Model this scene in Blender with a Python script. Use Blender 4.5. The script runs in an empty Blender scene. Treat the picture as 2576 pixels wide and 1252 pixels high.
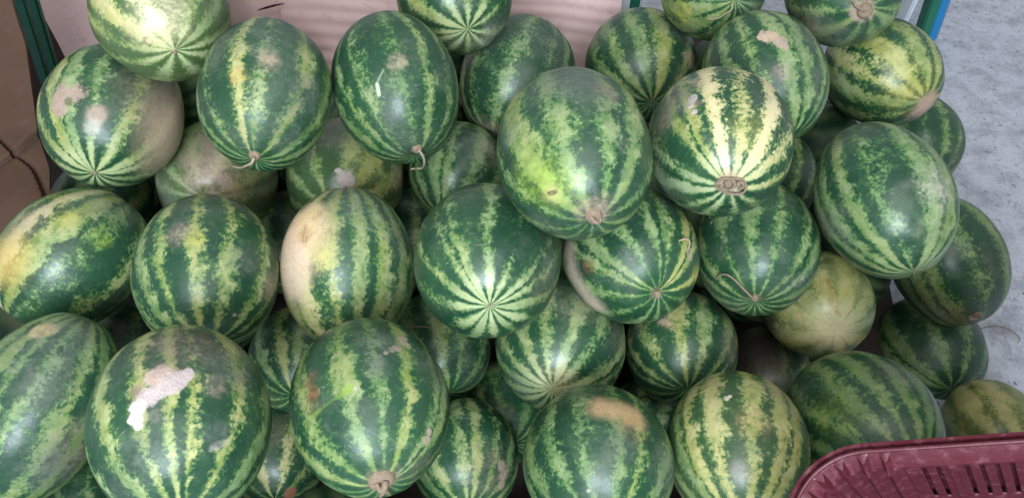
import bpy, bmesh, math, random
import numpy as np
from mathutils import Vector, Matrix, noise as mnoise
random.seed(4)
S = bpy.context.scene
COL = S.collection

# ------------------------------------------------------------------ camera
CAM_H = 1.6710
PITCH = math.radians(51)
cam_d = bpy.data.cameras.new('camera'); cam = bpy.data.objects.new('camera', cam_d); COL.objects.link(cam)
cam.location = (0, 0, CAM_H); cam.rotation_euler = (math.pi/2-PITCH, 0, 0)
cam_d.sensor_fit = 'HORIZONTAL'; cam_d.angle = math.radians(65); cam_d.clip_start = .02; cam_d.clip_end = 200
S.camera = cam
PXF = 1288/math.tan(math.radians(32.5))          # focal length in units of a 2576 px wide picture
CR = np.array([[1,0,0],[0,-math.sin(PITCH),math.cos(PITCH)],[0,-math.cos(PITCH),-math.sin(PITCH)]])
EYE = np.array([0,0,CAM_H])
def ray(px, py): return CR @ np.array([(px-1288)/PXF, (py-626)/PXF, 1.0])
def at_y(px, py, Y): r = ray(px,py); return EYE + r*(Y/r[1])
def at_z(px, py, Z): r = ray(px,py); return EYE + r*((Z-CAM_H)/r[2])

# ------------------------------------------------------------------ light
W = bpy.data.worlds.new('World'); S.world = W; W.use_nodes = True
W.node_tree.nodes['Background'].inputs[0].default_value = (.90,.95,1,1)
W.node_tree.nodes['Background'].inputs[1].default_value = .50
def area(name, loc, target, sx, sy, power, color):
    l = bpy.data.lights.new(name, 'AREA'); l.shape = 'RECTANGLE'; l.size = sx; l.size_y = sy; l.energy = power; l.color = color
    o = bpy.data.objects.new(name, l); COL.objects.link(o); o.location = loc
    o.rotation_euler = (Vector(target)-Vector(loc)).to_track_quat('-Z','Y').to_euler(); return o
area('doorway_light', (-.25,-2.1,2.75), (0,1.0,.5), 1.6, 1.4, 205, (.80,.91,1))
area('ceiling_light', (.1,-.25,3.1), (0,1.3,.4), 2.8, 1.4, 42, (1,.97,.93))
l = bpy.data.lights.new('skylight_beam','SPOT'); l.energy = 26; l.spot_size = math.radians(17); l.spot_blend = .9; l.shadow_soft_size = .12; l.color = (1,.97,.9)
o = bpy.data.objects.new('skylight_beam', l); COL.objects.link(o); o.location = (-.75,-.35,2.9)
o.rotation_euler = (Vector((-.66,1.27,.95))-Vector(o.location)).to_track_quat('-Z','Y').to_euler()
S.view_settings.view_transform = 'Standard'; S.view_settings.look = 'None'; S.view_settings.gamma = 1
S.view_settings.exposure = 0; S.view_settings.use_curve_mapping = False

# ------------------------------------------------------------------ helpers
def link(name, me, mat=None, parent=None):
    o = bpy.data.objects.new(name, me); COL.objects.link(o)
    if mat and len(me.materials) == 0: me.materials.append(mat)
    if parent: o.parent = parent
    return o
def tag(o, label=None, cat=None, group=None, kind=None):
    if label: o['label'] = label
    if cat: o['category'] = cat
    if group: o['group'] = group
    if kind: o['kind'] = kind
    return o
def smooth(me):
    me.polygons.foreach_set('use_smooth', [True]*len(me.polygons)); me.update(); return me
def pymesh(name, v, f, sm=True):
    me = bpy.data.meshes.new(name); me.from_pydata([tuple(map(float,p)) for p in v], [], f); me.update()
    if sm: smooth(me)
    return me
class NT:
    def __init__(s, name):
        s.m = bpy.data.materials.new(name); s.m.use_nodes = True; s.t = s.m.node_tree; s.t.nodes.clear()
    def n(s, typ, **kw):
        k = s.t.nodes.new(typ)
        for a, b in kw.items(): setattr(k, a, b)
        return k
    def put(s, sock, v):
        if isinstance(v, bpy.types.NodeSocket): s.t.links.new(v, sock)
        elif v is not None:
            if hasattr(sock.default_value, '__len__') and not hasattr(v, '__len__'): v = (v,)*len(sock.default_value)
            if hasattr(v,'__len__') and len(sock.default_value) == 4 and len(v) == 3: v = (*v,1)
            sock.default_value = v
    def math(s, op, a, b=None, c=None, clamp=False):
        k = s.n('ShaderNodeMath', operation=op, use_clamp=clamp)
        for i, x in enumerate((a,b,c)): s.put(k.inputs[i], x)
        return k.outputs[0]
    def vec(s, op, a, b=None, scale=None):
        k = s.n('ShaderNodeVectorMath', operation=op); s.put(k.inputs[0], a)
        if b is not None: s.put(k.inputs[1], b)
        if scale is not None: s.put(k.inputs['Scale'], scale)
        return k.outputs['Value'] if op in ('DISTANCE','LENGTH','DOT_PRODUCT') else k.outputs[0]
    def noise(s, v, scale, detail=2, rough=.5, dist=0, col=False):
        k = s.n('ShaderNodeTexNoise'); s.put(k.inputs['Vector'], v); s.put(k.inputs['Scale'], scale); s.put(k.inputs['Detail'], detail); s.put(k.inputs['Roughness'], rough); s.put(k.inputs['Distortion'], dist)
        return k.outputs[1 if col else 0]
    def step(s, v, a, b, o0=0., o1=1.):
        k = s.n('ShaderNodeMapRange', interpolation_type='SMOOTHSTEP'); s.put(k.inputs[0], v)
        s.put(k.inputs[1], a); s.put(k.inputs[2], b); s.put(k.inputs[3], o0); s.put(k.inputs[4], o1); return k.outputs[0]
    def lin(s, v, a, b, o0=0., o1=1.):
        k = s.n('ShaderNodeMapRange'); s.put(k.inputs[0], v); s.put(k.inputs[1], a); s.put(k.inputs[2], b); s.put(k.inputs[3], o0); s.put(k.inputs[4], o1); return k.outputs[0]
    def mix(s, f, a, b, blend='MIX'):
        k = s.n('ShaderNodeMix', data_type='RGBA', blend_type=blend); s.put(k.inputs[0], f); s.put(k.inputs[6], a); s.put(k.inputs[7], b); return k.outputs[2]
    def obj(s): return s.n('ShaderNodeTexCoord').outputs['Object']
    def out(s, color, rough=.5, spec=.5, bump=None, bstr=.3, bdist=.002, sheen=0, shrough=.4, metal=0, coat=0):
        b = s.n('ShaderNodeBsdfPrincipled'); s.put(b.inputs['Base Color'], color); s.put(b.inputs['Roughness'], rough)
        s.put(b.inputs['Specular IOR Level'], spec); s.put(b.inputs['Metallic'], metal)
        s.put(b.inputs['Coat Weight'], coat); s.put(b.inputs['Coat Roughness'], .3)
        if sheen: s.put(b.inputs['Sheen Weight'], sheen); s.put(b.inputs['Sheen Roughness'], shrough); s.put(b.inputs['Sheen Tint'], (.9,.95,.9,1))
        if bump is not None:
            k = s.n('ShaderNodeBump'); s.put(k.inputs['Height'], bump); s.put(k.inputs['Strength'], bstr); s.put(k.inputs['Distance'], bdist)
            s.t.links.new(k.outputs[0], b.inputs['Normal'])
        o = s.n('ShaderNodeOutputMaterial'); s.t.links.new(b.outputs[0], o.inputs[0]); return s.m

# ------------------------------------------------------------------ setting: floor
t = NT('concrete'); c = t.obj()
n1 = t.noise(c, 1.6, 4, .6); n2 = t.noise(c, 14, 4, .65); n3 = t.noise(c, 130, 3, .6); n4 = t.noise(c, 45, 3, .7); n5 = t.noise(c, 420, 2, .7)
cc = t.mix(n1, (.43,.45,.53), (.59,.61,.68))
cc = t.mix(t.step(n2, .38, .72, 0, .7), cc, (.25,.255,.30))
cc = t.mix(t.step(n3, .52, .70, 0, .38), cc, (.13,.135,.16))
cc = t.mix(t.step(n5, .50, .70, 0, .45), cc, (.42,.44,.50))
cc = t.mix(t.step(n4, .60, .73, 0, .85), cc, (.10,.095,.10)); n6 = t.noise(c, 6, 5, .7); cc = t.mix(t.step(n6, .58, .74, 0, .6), cc, (.17,.165,.18)); n7 = t.noise(c, 3.3, 4, .6, 1.2); cc = t.mix(t.step(t.math('ABSOLUTE', t.math('SUBTRACT', n7, .5)), .006, .0, 0, .35), cc, (.12,.115,.13))
concrete = t.out(cc, t.lin(n2, .3,.7,.55,.85), .4, t.math('ADD', n3, n4), .35, .003)
bm = bmesh.new()
N_ = 60
me = bpy.data.meshes.new('floor')
xs = np.linspace(-4,4,N_+1); ys = np.linspace(-4,6,N_+1)
fv = [(x,y,.003*mnoise.noise(Vector((x*1.7,y*1.7,0)))-.003) for y in ys for x in xs]
ff = [(j*(N_+1)+i, j*(N_+1)+i+1, (j+1)*(N_+1)+i+1, (j+1)*(N_+1)+i) for j in range(N_) for i in range(N_)]
tag(link('floor', pymesh('floor', fv, ff), concrete), kind='structure')

# ------------------------------------------------------------------ cardboard, rack
def card_mat(name, a, b, dirt, wavescale):
    t = NT(name); c = t.obj()
    st = t.vec('MULTIPLY', c, (1.5,1.5,60)); fib = t.noise(st, 3, 3, .6); n = t.noise(c, 4, 4, .6); n2 = t.noise(c, 30, 4, .6); n3 = t.noise(c, 260, 2, .6)
    col = t.mix(n, a, b); col = t.mix(t.step(fib, .55,.8,0,.05), col, tuple(x*.62 for x in a)); col = t.mix(t.step(n2,.55,.75,0,dirt), col, (.10,.065,.055))
    col = t.mix(t.step(n3,.5,.75,0,.3), col, tuple(x*.75 for x in b))
    return t.out(col, .8, .25, t.math('ADD', n, n2), .3, .003)
pink_card = card_mat('pink_cardboard', (.80,.535,.52), (.86,.63,.62), .22, 60)
shaded_brown_card = card_mat('shaded_brown_cardboard', (.066,.034,.021), (.098,.056,.038), .5, 40)  # shade on the left flap is put into this dark brown
tear_m = NT('torn_edge'); tear_m = tear_m.out((.035,.024,.022), .95, .2)
tape_t = NT('packing_tape'); tape = tape_t.out((.62,.47,.45), .3, .5)

def sheet(name, grid, thick, mat, parent=None):
    """grid: rows of 3-D points; gives a closed board of that thickness"""
    g = np.array(grid); R_, C_, _ = g.shape
    du = np.gradient(g, axis=1); dv = np.gradient(g, axis=0); nn = np.cross(du, dv); nn /= np.linalg.norm(nn, axis=2, keepdims=True)+1e-12
    v = np.concatenate([(g).reshape(-1,3), (g+nn*thick).reshape(-1,3)]); n = R_*C_; f = []
    for j in range(R_-1):
        for i in range(C_-1):
            a = j*C_+i; f.append((a, a+C_, a+C_+1, a+1)); f.append((n+a, n+a+1, n+a+C_+1, n+a+C_))
    rim = [(0,i) for i in range(C_)]+[(j,C_-1) for j in range(1,R_)]+[(R_-1,i) for i in range(C_-2,-1,-1)]+[(j,0) for j in range(R_-2,0,-1)]
    for k in range(len(rim)):
        a = rim[k][0]*C_+rim[k][1]; b = rim[(k+1)%len(rim)]; b = b[0]*C_+b[1]; f.append((a, b, n+b, n+a))
    me = pymesh(name, v, f); bm = bmesh.new(); bm.from_mesh(me); bmesh.ops.recalc_face_normals(bm, faces=bm.faces); bm.to_mesh(me); bm.free(); smooth(me)
    try: me.set_sharp_from_angle(angle=math.radians(40))
    except Exception: pass
    return link(name, me, mat, parent)

YB = 1.83
def back_sheet(px0, px1, Y, seed, zt, waves, nc=70, nr=90):
    x0 = at_y(px0, 0, Y)[0]; x1 = at_y(px1, 0, Y)[0]; rows = []
    for j in range(nr):
        z = .02 + (zt-.02)*j/(nr-1); row = []
        for i in range(nc):
            x = x0+(x1-x0)*i/(nc-1)
            w = waves*(.0014*math.sin((z+.10*x+.016*mnoise.noise(Vector((x*5,z*6,seed))))*2*math.pi/.041) * max(0,mnoise.noise(Vector((x*2.2,z*5,seed+4)))+.45))
            w += .018*mnoise.noise(Vector((x*1.8,z*1.8,seed))) + .006*mnoise.noise(Vector((x*7,z*9,seed+2)))
            row.append((x, Y+w, z))
        rows.append(row)
    return rows
zt = at_y(800, -90, YB)[2]
tag(sheet('cardboard_sheet', back_sheet(84, 722, YB, 1.3, zt, .15), .005, pink_card), 'smooth pinkish cardboard sheet standing upright behind the two melons at the upper left', 'cardboard', 'cardboard sheets around the pile')
r = back_sheet(700, 1562, YB-.028, 7.7, zt+.02, 1.0)
rw = tag(sheet('cardboard_sheet', r, .005, pink_card), 'wrinkled pinkish cardboard sheet with horizontal corrugation creases behind the pile', 'cardboard', 'cardboard sheets around the pile')
# dark torn slit on the left board beside the joint and its taped flap
def strip3(name, pts, w, mat, parent, Y, th=.002):
    v = []; f = []
    P = [at_y(x,y,Y) for x,y in pts]
    for i,p in enumerate(P):
        d = P[min(i+1,len(P)-1)]-P[max(i-1,0)]; d /= np.linalg.norm(d); s = np.cross(d, (0,1,0)); k = w*(1 if 0<i<len(P)-1 else .25)
        for yo in (0,-th):
            for sg in (-1,1): v.append(p+s*sg*k+np.array((0,yo,0)))
    for i in range(len(P)-1):
        a = i*4; b = a+4
        f += [(a+2,a+3,b+3,b+2),(a,b,b+1,a+1),(a,a+2,b+2,b),(a+1,b+1,b+3,a+3)]
    return link(name, pymesh(name, v, f, False), mat, parent)
strip3('tear', [(648,26),(668,20),(690,14),(714,9)], .0026, tear_m, rw, YB-.048)
# side board at the left edge of the picture (creased, its shade put into the brown)
ctrl = []
edge = [(28,-60,1.42),(28,0,1.40),(60,110,1.36),(74,186,1.33),(86,270,1.27),(95,335,1.22),(112,390,1.16),(126,430,1.12),(122,520,1.02),(100,640,.92)]
for (px,py,Y) in edge:
    p = at_y(px,py,Y); row = []
    for k in range(80):
        s = k/79
        q = p + np.array((-.42*s, -.10*s+.055*math.sin(s*3), .03*s-.16*s*s))
        row.append(q)
    ctrl.append(row)
ctrl = np.array(ctrl); idx = np.linspace(0, len(edge)-1, 160); dense = []
for t_ in idx:
    i = min(int(t_), len(edge)-2); f_ = t_-i; dense.append(ctrl[i]*(1-f_)+ctrl[i+1]*f_)
dense = np.array(dense)
for _ in range(22): dense[1:-1] = (dense[:-2]+2*dense[1:-1]+dense[2:])/4
def crease(j, i):                                     # V-shaped fold and long dents
    a = j/159; s = i/79
    d1 = abs((a-.66)+(s-.16)*1.3); d2 = abs((a-.60)-(s-.05)*.8); d3 = abs((a-.30)-(s-.2)*.25)
    return -.016*math.exp(-(d1/.018)**2) - .013*math.exp(-(d2/.018)**2) + .012*math.exp(-(d3/.06)**2) + .004*mnoise.noise(Vector((a*5,s*6,2)))
for j in range(160):
    for i in range(80): dense[j,i] += np.array((.55,-.3,.75))*crease(j,i)*1.35
tag(sheet('cardboard_sheet', dense[::-1], .006, shaded_brown_card), 'creased brown cardboard flap with painted-in shade along the left edge of the pile', 'cardboard', 'cardboard sheets around the pile')

under = card_mat('gap_shade_sheet', (.030,.024,.022), (.060,.048,.042), .5, 40)  # added sheet, coloured dark to paint shade into the gaps of the pile
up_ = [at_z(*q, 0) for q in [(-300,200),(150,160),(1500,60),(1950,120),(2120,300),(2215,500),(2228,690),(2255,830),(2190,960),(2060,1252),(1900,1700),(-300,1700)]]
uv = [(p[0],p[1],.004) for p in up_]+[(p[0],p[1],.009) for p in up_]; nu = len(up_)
tag(link('cardboard_sheet', pymesh('cardboard_sheet', uv, [tuple(range(nu,2*nu)), tuple(range(nu-1,-1,-1))]+[(i,(i+1)%nu,nu+(i+1)%nu,nu+i) for i in range(nu)], False), under), 'added dark sheet on the floor underneath the pile, standing for the shade in its gaps', 'cardboard', 'cardboard sheets around the pile')
def painted(name, col, dk, rough=.45, worn=.6):
    t = NT(name); c = t.obj(); n = t.noise(c, 25, 4, .65); n2 = t.noise(c, 160, 3, .6)
    k = t.mix(t.step(n,.5,.7,0,worn), col, dk); k = t.mix(t.step(n2,.6,.75,0,.4), k, tuple(min(1,x*2+.03) for x in dk))
    return t.out(k, t.lin(n,.3,.7,rough-.1,rough+.2), .5, n2, .2, .002)
green_paint = painted('green_paint', (.012,.14,.085), (.006,.05,.034))
blue_paint = painted('blue_paint', (.02,.23,.50), (.015,.15,.33))
white_paint = painted('white_paint', (.55,.60,.66), (.36,.40,.46))
def bar(name, p0, p1, wx, wy, mat, parent=None, bevel=.004):
    p0 = Vector(p0); p1 = Vector(p1); bm = bmesh.new(); bmesh.ops.create_cube(bm, size=1)
    L = (p1-p0).length; bmesh.ops.scale(bm, vec=(wx,wy,L), verts=bm.verts)
    bmesh.ops.bevel(bm, geom=bm.edges[:], offset=bevel, segments=2, affect='EDGES', clamp_overlap=True)
    q = (p1-p0).to_track_quat('Z','Y').to_matrix().to_4x4(); q.translation = (p0+p1)/2; bmesh.ops.transform(bm, matrix=q, verts=bm.verts)
    me = bpy.data.meshes.new(name); bm.to_mesh(me); bm.free(); smooth(me)
    try: me.set_sharp_from_angle(angle=math.radians(35))
    except Exception: pass
    return link(name, me, mat, parent)
rack = bpy.data.objects.new('metal_rack', None); COL.objects.link(rack); rack.location = (0,0,0)
tag(rack, 'dark green painted metal rack frame whose posts stand behind and beside the cardboard', 'rack')
def post(pa, pb, Y, wx, wy, zt=1.2):
    """upright through two picture points at depth Y, from the floor to zt"""
    a = at_y(*pa, Y); b = at_y(*pb, Y); sl = (a-b)/(a[2]-b[2])
    return bar('post', b+sl*(0-b[2]), b+sl*(zt-b[2]), wx, wy, green_paint, rack)
post((52,0), (112,190), 1.60, .021, .026); post((82,0), (140,190), 1.66, .019, .026)
post((1596,0), (1590,30), 1.93, .030, .03)
post((2347,0), (2313,100), 2.12, .052, .03)
bar('cross_rail', (at_y(140,190,1.98)[0], 1.99, .80), (at_y(2300,100,1.98)[0], 1.99, .80), .028, .028, green_paint, rack)
maroon = card_mat('gap_shade_board', (.045,.026,.030), (.075,.045,.048), .4, 40)  # added board, shade of the gap behind the posts put into its colour
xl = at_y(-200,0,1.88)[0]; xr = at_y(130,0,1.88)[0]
tag(sheet('cardboard_sheet', [[(xl+(xr-xl)*i/9, 1.885+.01*math.sin(i), .01+1.2*j/9) for i in range(10)] for j in range(10)], .005, maroon), 'added dark maroon board standing for the shaded gap behind the two green posts at the upper left', 'cardboard', 'cardboard sheets around the pile')
wp = at_y(1574, 5, 1.905)
bar('batten', (wp[0], 1.91, 0), (wp[0], 1.91, 1.12), .026, .012, white_paint, rack)
b0 = at_z(2349, 104, 0); b1 = at_y(2386, 0, b0[1]+.01)
tag(bar('painted_plank', (b0[0], b0[1]+.012, 0), tuple(np.array(b0)+(np.array(b1)-np.array(b0))*1.8+np.array((0,.012,0))), .040, .02, blue_paint), 'bright blue painted plank standing on the floor against the right green post', 'plank')
w0 = at_y(2318, 30, 2.2)
tag(bar('white_panel', (w0[0]-.10, 2.22, 0), (w0[0]-.085, 2.22, .9), .26, .015, white_paint), 'white board standing behind the right green post, seen above the melons', 'board')

# ------------------------------------------------------------------ watermelons
# fitted pile: centre, short half-axis, long half-axis, direction of the end that faces the viewer
FIT = {
 'a1': ((-0.6052,1.1907,0.8515), 0.1140, 0.1285, (0.4389,-0.8979,0.0338)),
 'a2': ((-0.7370,1.1285,0.6696), 0.1214, 0.1420, (0.0479,-0.9970,-0.0600)),
 'a3': ((-0.4194,1.0675,0.7719), 0.1101, 0.1380, (0.0147,-0.9827,-0.1849)),
 'a4': ((-0.2099,1.1453,0.7207), 0.1129, 0.1433, (0.2810,-0.8792,-0.3847)),
 'a5': ((-0.1170,1.4233,0.7288), 0.1170, 0.1250, (0.2569,-0.9662,0.0241)),
 'a6': ((0.0121,1.4071,0.5284), 0.1249, 0.1450, (-0.3704,-0.8337,-0.4095)),
 'a7': ((0.0897,0.8417,0.8525), 0.1121, 0.1400, (0.1348,-0.9893,0.0555)),
 'a8': ((0.2979,1.5072,0.4864), 0.1285, 0.1350, (0.1018,-0.9948,0.0083)),
 'a9': ((0.4299,1.5195,0.6804), 0.1075, 0.1311, (0.1568,-0.9053,0.3948)),
 'a10': ((0.3339,0.9502,0.7728), 0.1138, 0.1385, (-0.0898,-0.9633,0.2530)),
 'a11': ((0.4918,1.2460,0.6601), 0.1165, 0.1378, (0.2178,-0.9436,-0.2492)),
 'a12': ((0.6875,1.4704,0.7088), 0.1136, 0.1365, (0.0103,-0.9358,0.3524)),
 'a13': ((0.8314,1.4485,0.5144), 0.1163, 0.1384, (0.3667,-0.9145,0.1712)),
 'a14': ((0.6450,0.9471,0.6387), 0.1117, 0.1456, (0.1218,-0.9803,-0.1557)),
 'a15': ((1.1257,1.6441,0.1198), 0.1189, 0.1366, (-0.0140,-0.9756,-0.2191)),
 'a16': ((0.9772,1.1142,0.2536), 0.1185, 0.1501, (0.3422,-0.7889,-0.5105)),
 'b1': ((-0.7799,0.8855,0.5494), 0.1154, 0.1383, (-0.5581,-0.8139,-0.1616)),
 'b2': ((-0.5066,0.8121,0.6061), 0.1157, 0.1381, (0.1850,-0.9756,-0.1187)),
 'b3': ((-0.2850,0.8544,0.5641), 0.1149, 0.1401, (0.0410,-0.8355,-0.5480)),
 'b4': ((-0.0394,0.7815,0.6802), 0.1146, 0.1384, (0.0554,-0.9227,0.3816)),
 'b5': ((0.2024,0.8625,0.5922), 0.1146, 0.1318, (0.2262,-0.9005,0.3714)),
 'b6': ((0.4559,0.9467,0.5093), 0.1118, 0.1395, (-0.2177,-0.9735,0.0695)),
 'd1': ((-0.6088,1.1632,0.4661), 0.1188, 0.1385, (0.1044,-0.8528,0.5117)),
 'd2': ((-0.3485,1.1815,0.4521), 0.1209, 0.1374, (-0.0119,-0.9460,0.3241)),
 'd3': ((-0.1172,1.2136,0.4320), 0.1029, 0.1136, (-0.1996,-0.9661,-0.1638)),
 'd4': ((-0.2106,1.2133,0.2127), 0.1170, 0.1347, (-0.0018,-0.9676,0.2523)),
 'd5': ((-0.9271,1.2237,0.3197), 0.1041, 0.1217, (-0.2140,-0.9740,0.0737)),
 'd6': ((-0.9101,1.3012,0.1158), 0.1127, 0.1339, (0.2228,-0.9730,0.0604)),
 'e1': ((0.6016,1.3316,0.2982), 0.1151, 0.1340, (-0.0517,-0.9952,-0.0833)),
 'e2': ((0.6390,0.9707,0.2914), 0.1107, 0.1263, (-0.0705,-0.8568,0.5108)),
 'e3': ((1.0136,1.0432,-0.0030), 0.1238, 0.1400, (-0.0191,-0.9616,0.2739)),
 'e4': ((0.5868,0.6216,0.4354), 0.1183, 0.1393, (0.1968,-0.8293,0.5230)),
 'e5': ((1.0265,0.7871,0.0972), 0.0935, 0.1112, (-0.0385,-0.8905,0.4534)),
 'f1': ((0.0903,0.8042,0.3984), 0.1201, 0.1327, (-0.1577,-0.9265,0.3417)),
 'f2': ((0.3330,0.8458,0.3167), 0.1089, 0.1194, (-0.0648,-0.9515,0.3007)),
 'c1': ((-0.7324,0.5891,0.5523), 0.1075, 0.1553, (-0.3908,-0.8350,-0.3874)),
 'c2': ((-0.4342,0.4871,0.7076), 0.1136, 0.1364, (0.2843,-0.9559,0.0731)),
 'c3': ((-0.2059,0.5553,0.6283), 0.1127, 0.1386, (0.2653,-0.9436,0.1981)),
 'c4': ((0.1360,0.5374,0.4712), 0.1184, 0.1266, (-0.0153,-0.9634,0.2675)),
 'c5': ((0.3643,0.5670,0.4570), 0.1129, 0.1336, (-0.1481,-0.9653,0.2151)),
 'g1': ((-0.1500,0.8822,0.2657), 0.1054, 0.1164, (0.2369,-0.9709,0.0346)),
 'g2': ((-0.0894,0.6533,0.2387), 0.1025, 0.1137, (0.1124,-0.9757,0.1883)),
 'g3': ((-0.0113,0.8167,0.1109), 0.1048, 0.1209, (0.1092,-0.8736,0.4742)),
 'g4': ((-0.4382,0.8663,0.2447), 0.1015, 0.1171, (0.1400,-0.9384,0.3160)),
 'g5': ((-0.4836,0.7205,0.1057), 0.1036, 0.1232, (0.1589,-0.9461,0.2822)),
 'g6': ((0.3131,0.7880,0.1130), 0.1071, 0.1250, (-0.2869,-0.8011,0.5253)),
 'g7': ((0.5600,0.9019,0.1064), 0.1047, 0.1220, (-0.2630,-0.9342,0.2412)),
 'g8': ((-0.8734,0.9579,0.1090), 0.1052, 0.1280, (0.2620,-0.9428,0.2061)),
 'g9': ((-0.8470,0.6300,0.1000), 0.0968, 0.1178, (0.2591,-0.9037,0.3408)),
 'g10': ((-0.5456,1.2503,0.1537), 0.1173, 0.1380, (0.2280,-0.9547,0.1912)),
}
BURIED = [(-0.944,0.006,0.125), (-0.676,-0.009,0.126), (-0.404,-0.004,0.120), (-0.142,0.009,0.126), (0.128,0.004,0.127), (0.403,0.009,0.133), (0.677,-0.004,0.124), (0.940,0.004,0.129), (-0.546,0.177,0.120), (-0.280,0.188,0.135), (-0.855,0.217,0.120), (-0.049,0.220,0.120), (0.226,0.223,0.129), (0.454,0.231,0.131), (0.705,0.222,0.128), (0.948,0.279,0.131), (-0.687,0.411,0.120), (-0.458,0.412,0.120), (-0.228,0.413,0.135), (0.045,0.459,0.130), (0.310,0.442,0.120), (0.543,0.443,0.126), (0.770,0.450,0.131), (0.624,0.679,0.123), (-0.685,0.810,0.127), (0.130,0.988,0.123), (-0.356,1.042,0.120), (0.360,1.035,0.129), (0.580,1.165,0.128), (0.034,1.223,0.121), (0.801,1.208,0.128), (0.273,1.254,0.133), (0.448,1.404,0.123), (0.931,1.401,0.120), (-0.356,1.443,0.120), (-0.105,1.433,0.120), (0.129,1.430,0.124), (-0.723,1.490,0.131), (0.669,1.476,0.120), (-0.950,1.568,0.125), (-0.506,1.617,0.120), (0.259,1.628,0.120), (0.489,1.629,0.134), (0.845,1.620,0.121), (-0.275,1.662,0.120), (-0.041,1.667,0.120), (-0.688,1.042,0.175), (-0.950,0.402,0.234), (0.176,0.624,0.225), (-0.953,0.632,0.284), (-0.625,0.639,0.272), (-0.770,1.665,0.273), (0.661,1.658,0.284), (-0.764,0.226,0.329), (-0.451,0.229,0.319), (-0.140,0.228,0.329), (0.581,0.231,0.335), (0.842,0.229,0.330), (0.081,0.273,0.326), (0.318,0.275,0.331), (-0.598,0.407,0.333), (0.889,0.459,0.324), (-0.951,0.862,0.331), (0.045,1.045,0.330), (0.436,1.127,0.329), (0.132,1.254,0.323), (-0.730,1.356,0.325), (-0.450,1.399,0.329), (-0.236,1.480,0.329), (-0.009,1.532,0.316), (0.363,1.674,0.323), (0.940,1.674,0.323), (-0.270,0.409,0.382), (-0.943,1.448,0.381), (0.757,1.120,0.425), (-0.627,1.536,0.427), (0.531,1.527,0.433), (-0.958,0.407,0.469), (0.220,1.080,0.474), (-0.863,1.672,0.483), (-0.140,1.657,0.468), (0.933,0.538,0.535), (-0.958,0.639,0.527), (-0.731,1.359,0.571), (0.933,0.726,0.677), (-0.809,1.567,0.676), (0.815,1.675,0.665)]
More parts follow.
